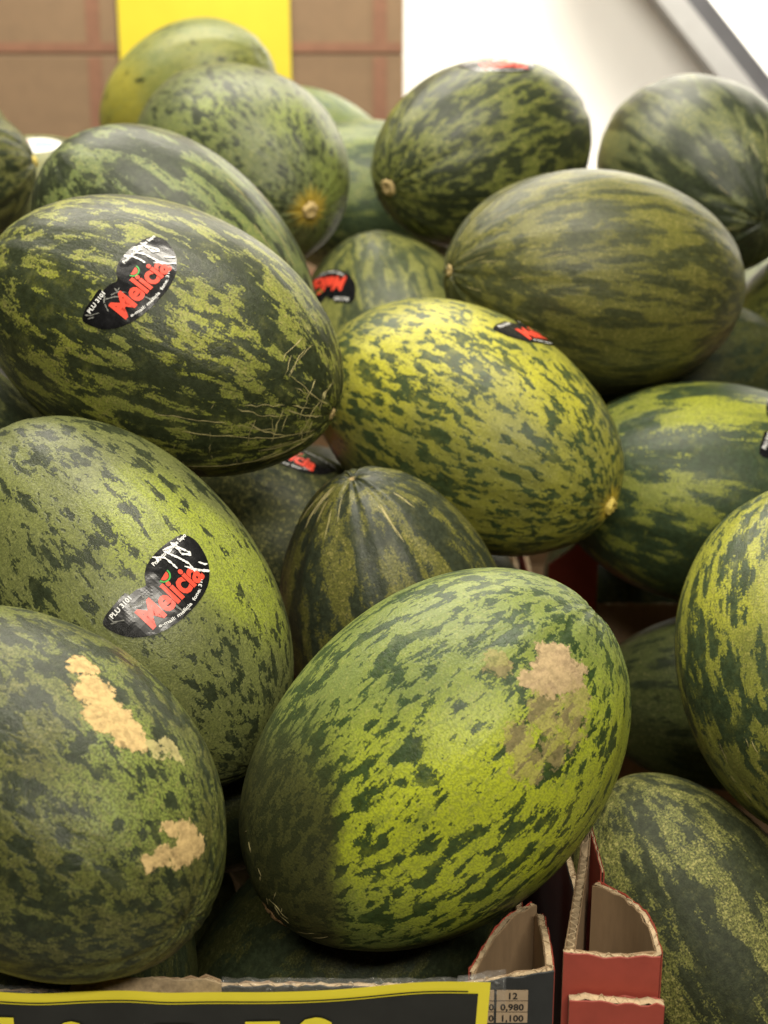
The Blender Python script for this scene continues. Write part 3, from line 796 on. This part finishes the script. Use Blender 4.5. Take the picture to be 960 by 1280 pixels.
melon('N', (0.066, 1.2431, 1.1687), (0.4956, 0.0359, 0.8038, -0.3271), 0.0933, 0.1395,
      'bright yellow green melon with many dark flecks at the centre, yellow scar on its tip',
      P(seed=108.6, cover=0.44, stripe=.15, stretch=2.2, scale=66, light=(.47, .45, .04), mid=(.18, .185, .04), mid2=(.17, .18, .04), dark=(.030, .050, .020), graincol=(.19, .19, .035), lightmix=.35, grain=.38, net=.25, patchy=.25,
        yellow=[(-.0481, -.0794, -.0142, .085, .85), (-.0578, -.0533, .0752, .06, .6), (-.0025, -.0887, -.0431, .06, .6)], halo=[(1, .018, (.55, .42, .05))]),
      pole=(1, .0075, .008, 'yellow'), sticker=((-.0894, -.0247, .016), (-.182, .981, -.07), 3))
melon('O', (0.0122, 1.5149, 1.1573), (0.1211, -0.0096, 0.9653, -0.2311), 0.0930, 0.1355,
      'pale olive blotched melon in the middle behind, its black sticker upside down',
      P(seed=115.6, cover=0.5, stripe=.4, stretch=2.6, scale=58, light=(.26, .275, .07), mid=(.16, .17, .05), mid2=(.14, .16, .05), dark=(.05, .065, .03), graincol=(.15, .17, .05)),
      sticker=((.0504, -.0599, -.0732), (.596, .757, -.268), 4))
melon('P', (0.2828, 1.3085, 1.0925), (0.6464, -0.1556, 0.7447, -0.0581), 0.0957, 0.1376,
      'yellow green melon with broad dark streaks at right, its sticker cut by the right edge',
      P(seed=124.1, cover=0.66, stripe=0.8, stretch=3.2, scale=40, bscale=26, light=(.33, .36, .038), mid=(.145, .17, .038), mid2=(.13, .16, .035), dark=(.026, .045, .022), graincol=(.15, .17, .035), lightmix=.5, net=.25,
        yellow=[(-.074, -.0581, -.0249, .07, .7), (-.0307, -.0837, -.0498, .05, .4)], nosmall=0.06),
      sticker=((-.0600, -.0722, .0265), (-.655, .674, .342), 5))
melon('Q', (0.2952, 1.0218, 1.0609), (0.0128, 0.0004, -0.9413, 0.3372), 0.0910, 0.1254,
      'yellow green melon standing steeply at the right edge with long dark stripes',
      P(seed=133.3, cover=0.5, stripe=0.38, stretch=2.8, scale=54, light=(.36, .37, .04), mid=(.17, .185, .04), mid2=(.13, .15, .035), dark=(.028, .046, .022), graincol=(.13, .145, .032), lightmix=.45, net=.4, netcol=(.30, .28, .07),
        yellow=[(.0681, -.0455, -.0546, .07, .7), (.0849, -.0319, .0097, .05, .5)], nosmall=0.04), crack='Q')
melon('R', (0.0121, 1.113, 1.0497), (0.9853, 0.0723, -0.1433, 0.0585), 0.0851, 0.1280,
      'olive melon standing on end in the middle, ribbed with dark stripes from its tip',
      P(seed=143.7, cover=0.58, stripe=.95, stretch=3.0, scale=50, bscale=36, light=(.195, .19, .038), mid=(.125, .125, .03), mid2=(.12, .125, .035), dark=(0.028, 0.036, 0.022), graincol=(.085, .088, .026), grain=.65, net=.5, netcol=(.27, .24, .07), patchy=.08, ridge=.006, point=.10, soft=.02, nosmall=0.12),
      pole=(1, .005, .003, 'cork'), crack='R')
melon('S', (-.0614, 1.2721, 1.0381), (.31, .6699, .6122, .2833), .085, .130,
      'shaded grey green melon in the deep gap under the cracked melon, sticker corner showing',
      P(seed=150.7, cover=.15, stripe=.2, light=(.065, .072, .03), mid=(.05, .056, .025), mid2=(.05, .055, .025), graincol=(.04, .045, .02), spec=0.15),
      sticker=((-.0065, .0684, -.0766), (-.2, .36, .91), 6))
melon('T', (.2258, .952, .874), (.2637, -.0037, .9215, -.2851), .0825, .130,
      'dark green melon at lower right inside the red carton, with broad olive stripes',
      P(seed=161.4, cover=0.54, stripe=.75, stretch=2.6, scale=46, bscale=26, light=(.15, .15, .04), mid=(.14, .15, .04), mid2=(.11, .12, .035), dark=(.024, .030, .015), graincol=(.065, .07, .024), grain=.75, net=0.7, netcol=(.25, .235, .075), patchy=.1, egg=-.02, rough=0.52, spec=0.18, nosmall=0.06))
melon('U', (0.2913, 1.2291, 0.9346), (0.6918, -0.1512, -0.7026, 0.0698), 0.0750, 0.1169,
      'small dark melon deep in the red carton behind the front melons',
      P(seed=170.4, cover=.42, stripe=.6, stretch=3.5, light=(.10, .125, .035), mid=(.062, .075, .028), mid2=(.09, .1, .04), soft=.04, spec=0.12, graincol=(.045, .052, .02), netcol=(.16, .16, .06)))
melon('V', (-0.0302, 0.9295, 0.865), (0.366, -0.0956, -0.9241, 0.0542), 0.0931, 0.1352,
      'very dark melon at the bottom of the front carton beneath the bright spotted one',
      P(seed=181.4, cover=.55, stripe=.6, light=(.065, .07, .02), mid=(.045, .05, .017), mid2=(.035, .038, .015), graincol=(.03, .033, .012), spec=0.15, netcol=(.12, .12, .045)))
melon('W', (0.4754, 1.6416, 1.1815), (0.5097, -0.1039, -0.8486, 0.0963), 0.0898, 0.1333,
      'olive melon cut by the right edge just behind the large level one',
      P(seed=190.4, cover=.4, stripe=.4, light=(.25, .27, .05), mid=(.17, .19, .045)))
melon('W2', (0.4624, 1.8663, 1.1148), (0.2749, -0.0438, -0.9488, 0.1493), 0.0929, 0.1344,
      'pale melon at the right edge seen through the gap behind the large level one',
      P(seed=194.4, cover=.2, light=(.3, .33, .2), mid=(.22, .25, .16), mid2=(.3, .34, .22), graincol=(.3, .34, .2)))
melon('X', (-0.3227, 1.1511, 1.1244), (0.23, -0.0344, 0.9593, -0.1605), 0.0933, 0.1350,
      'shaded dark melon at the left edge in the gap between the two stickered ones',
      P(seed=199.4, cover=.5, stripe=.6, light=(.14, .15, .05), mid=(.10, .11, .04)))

melon('Y1', (-.2054, .8657, .9013), (.446, .8942, .0345, .0172), .088, .125, 'dark melon in the black gap under the lower left scarred one', P(seed=203, cover=.5, stripe=.5, light=(.06, .068, .022), mid=(.042, .047, .016), mid2=(.03, .035, .013), graincol=(.03, .033, .012), netcol=(.10, .10, .04), spec=0.1))  # filler melons from here on, added with dark skins to blacken the gaps
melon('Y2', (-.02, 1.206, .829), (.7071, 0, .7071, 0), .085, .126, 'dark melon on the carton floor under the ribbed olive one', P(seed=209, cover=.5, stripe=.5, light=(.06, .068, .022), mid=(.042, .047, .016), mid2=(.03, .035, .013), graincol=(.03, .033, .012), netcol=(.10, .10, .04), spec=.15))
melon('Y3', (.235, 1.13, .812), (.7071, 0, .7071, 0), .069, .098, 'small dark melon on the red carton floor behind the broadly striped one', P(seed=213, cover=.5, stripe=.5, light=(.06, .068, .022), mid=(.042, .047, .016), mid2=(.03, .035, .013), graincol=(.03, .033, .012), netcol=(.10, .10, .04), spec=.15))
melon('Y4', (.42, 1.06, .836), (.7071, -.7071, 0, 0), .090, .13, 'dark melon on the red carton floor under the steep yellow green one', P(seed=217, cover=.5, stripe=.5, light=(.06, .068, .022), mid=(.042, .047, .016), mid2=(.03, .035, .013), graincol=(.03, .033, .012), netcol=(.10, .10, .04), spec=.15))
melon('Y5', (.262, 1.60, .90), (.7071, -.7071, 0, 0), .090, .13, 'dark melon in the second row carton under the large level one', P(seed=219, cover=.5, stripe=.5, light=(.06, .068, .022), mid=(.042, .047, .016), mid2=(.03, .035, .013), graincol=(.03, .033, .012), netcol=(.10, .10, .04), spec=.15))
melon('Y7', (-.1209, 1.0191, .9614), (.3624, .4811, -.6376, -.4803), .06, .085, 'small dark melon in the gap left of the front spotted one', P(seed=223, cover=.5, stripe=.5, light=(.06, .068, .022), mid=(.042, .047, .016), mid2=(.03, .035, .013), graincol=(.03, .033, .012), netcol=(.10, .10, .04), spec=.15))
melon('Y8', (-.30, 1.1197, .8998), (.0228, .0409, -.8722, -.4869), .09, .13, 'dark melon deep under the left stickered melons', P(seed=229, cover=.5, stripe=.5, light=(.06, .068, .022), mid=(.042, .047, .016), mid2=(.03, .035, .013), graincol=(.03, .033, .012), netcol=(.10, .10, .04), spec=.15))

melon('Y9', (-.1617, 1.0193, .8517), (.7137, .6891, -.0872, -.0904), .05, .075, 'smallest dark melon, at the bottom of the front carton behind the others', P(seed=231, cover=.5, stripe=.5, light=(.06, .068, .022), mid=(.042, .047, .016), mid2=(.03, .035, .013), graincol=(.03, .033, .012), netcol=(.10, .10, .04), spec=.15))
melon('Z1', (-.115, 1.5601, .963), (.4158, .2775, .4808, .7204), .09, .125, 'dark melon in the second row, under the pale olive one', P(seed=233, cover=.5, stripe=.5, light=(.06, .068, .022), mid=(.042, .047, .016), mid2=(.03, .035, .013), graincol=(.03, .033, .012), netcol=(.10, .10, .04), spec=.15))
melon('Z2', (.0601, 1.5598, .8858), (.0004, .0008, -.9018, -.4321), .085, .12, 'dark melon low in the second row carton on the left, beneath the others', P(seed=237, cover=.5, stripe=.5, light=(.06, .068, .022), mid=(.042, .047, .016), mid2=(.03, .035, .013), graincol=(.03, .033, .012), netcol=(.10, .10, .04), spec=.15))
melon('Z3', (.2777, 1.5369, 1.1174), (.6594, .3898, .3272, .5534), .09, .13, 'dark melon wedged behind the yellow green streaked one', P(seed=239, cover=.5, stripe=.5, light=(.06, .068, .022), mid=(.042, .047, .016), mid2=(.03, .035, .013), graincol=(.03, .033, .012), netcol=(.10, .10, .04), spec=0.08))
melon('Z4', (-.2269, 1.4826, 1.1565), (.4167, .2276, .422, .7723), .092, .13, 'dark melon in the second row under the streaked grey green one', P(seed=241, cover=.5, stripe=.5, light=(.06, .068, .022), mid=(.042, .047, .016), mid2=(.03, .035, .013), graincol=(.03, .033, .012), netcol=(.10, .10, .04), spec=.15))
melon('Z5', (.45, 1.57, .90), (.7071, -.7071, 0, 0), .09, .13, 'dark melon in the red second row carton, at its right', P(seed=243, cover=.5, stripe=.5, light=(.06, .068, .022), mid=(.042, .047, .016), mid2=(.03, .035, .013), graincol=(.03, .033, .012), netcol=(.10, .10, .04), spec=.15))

def azi(v): return math.atan2(v[1], v[0])
rndc = random.Random(5)
def crack_lines(key):
    r = rndc; out = []
    if key == 'D':      # azimuths that face the camera: about -2.2 .. -.9
        for _ in range(16): out.append((r.uniform(.30, .75), r.uniform(-2.4, -.9), 1.57 + r.gauss(0, .12), r.uniform(.012, .034), r.uniform(.0006, .0011)))
        for _ in range(14): out.append((r.uniform(.18, .6), r.uniform(-2.3, -.2), r.gauss(0, .12), r.uniform(.015, .045), r.uniform(.0006, .0012)))
        for _ in range(16): out.append((r.uniform(.5, 1.2), r.uniform(-1.2, -.1), 1.57 + r.gauss(0, .1), r.uniform(.004, .008), .0005))
        out.append((.25, -.75, .0, .10, .0009)); out.append((.3, -.45, .05, .09, .0008)); out.append((.9, -1.0, .1, .05, .0008))
    if key == 'E':
        for _ in range(26): out.append((r.uniform(.3, 1.5), r.uniform(-2.9, -1.6), r.gauss(0, .1), r.uniform(.008, .035), r.uniform(.0006, .0010)))
    if key == 'J':
        for _ in range(14): out.append((r.uniform(.2, 1.0), r.uniform(-2.6, -.6), r.gauss(0, .1), r.uniform(.01, .03), .0006))
    if key == 'K':
        for _ in range(10): out.append((r.uniform(.2, .9), r.uniform(-2.6, -.2), r.gauss(0, .15), r.uniform(.01, .03), .0008))
    if key == 'Q':
        for _ in range(22): out.append((r.uniform(.2, 1.2), r.uniform(-1.9, -.2), r.gauss(0, .12), r.uniform(.004, .014), r.uniform(.0004, .0008)))
    if key == 'R':
        for _ in range(11): out.append((r.uniform(.15, .5), r.uniform(-3.1, .3), r.gauss(0, .05), r.uniform(.012, .036), r.uniform(.0007, .0013)))
    return out

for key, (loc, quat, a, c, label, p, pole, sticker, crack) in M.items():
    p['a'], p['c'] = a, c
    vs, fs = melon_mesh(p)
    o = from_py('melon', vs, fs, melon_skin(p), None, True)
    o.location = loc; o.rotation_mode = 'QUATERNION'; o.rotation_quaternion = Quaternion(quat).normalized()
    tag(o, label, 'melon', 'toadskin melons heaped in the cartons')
    bvh = None
    if sticker or crack or key == 'M':
        bvh = BVHTree.FromPolygons([Vector(v) for v in vs], fs)
    if pole and pole[0] == 'side':
        side_scar(o, vs, fs, *pole[1:])
    elif pole:
        end, rad, h, mt = pole
        stem_scar(o, c, end, rad, h, {'cork': STEM, 'yellow': STEM_Y, 'brown': STEM_B}[mt], key, .25)
    if sticker: melon_sticker(o, bvh, *sticker)
    if crack: cracks(o, bvh, p, crack if isinstance(crack, list) else crack_lines(crack), key)
    if key == 'M':
        d = Decal(bvh, (-.0654, -.057, -.0478), (-.394, .136, .909))
        ring = [(26 * math.cos(q * .3), 17 * math.sin(q * .3)) for q in range(21)]
        st = d.mesh('sticker', *fill2d(ring, 2.5), .3, K_WHITE, o)
        d.mesh('print_patch', *fill2d([(-4, -10), (16, -10), (18, 4), (-3, 6)], 2.5), .6, K_BLUE, st)
        d.mesh('print_patch', *fill2d([(-20, -2), (-10, -4), (-9, 8), (-18, 8)], 2.5), .6, K_RED, st)
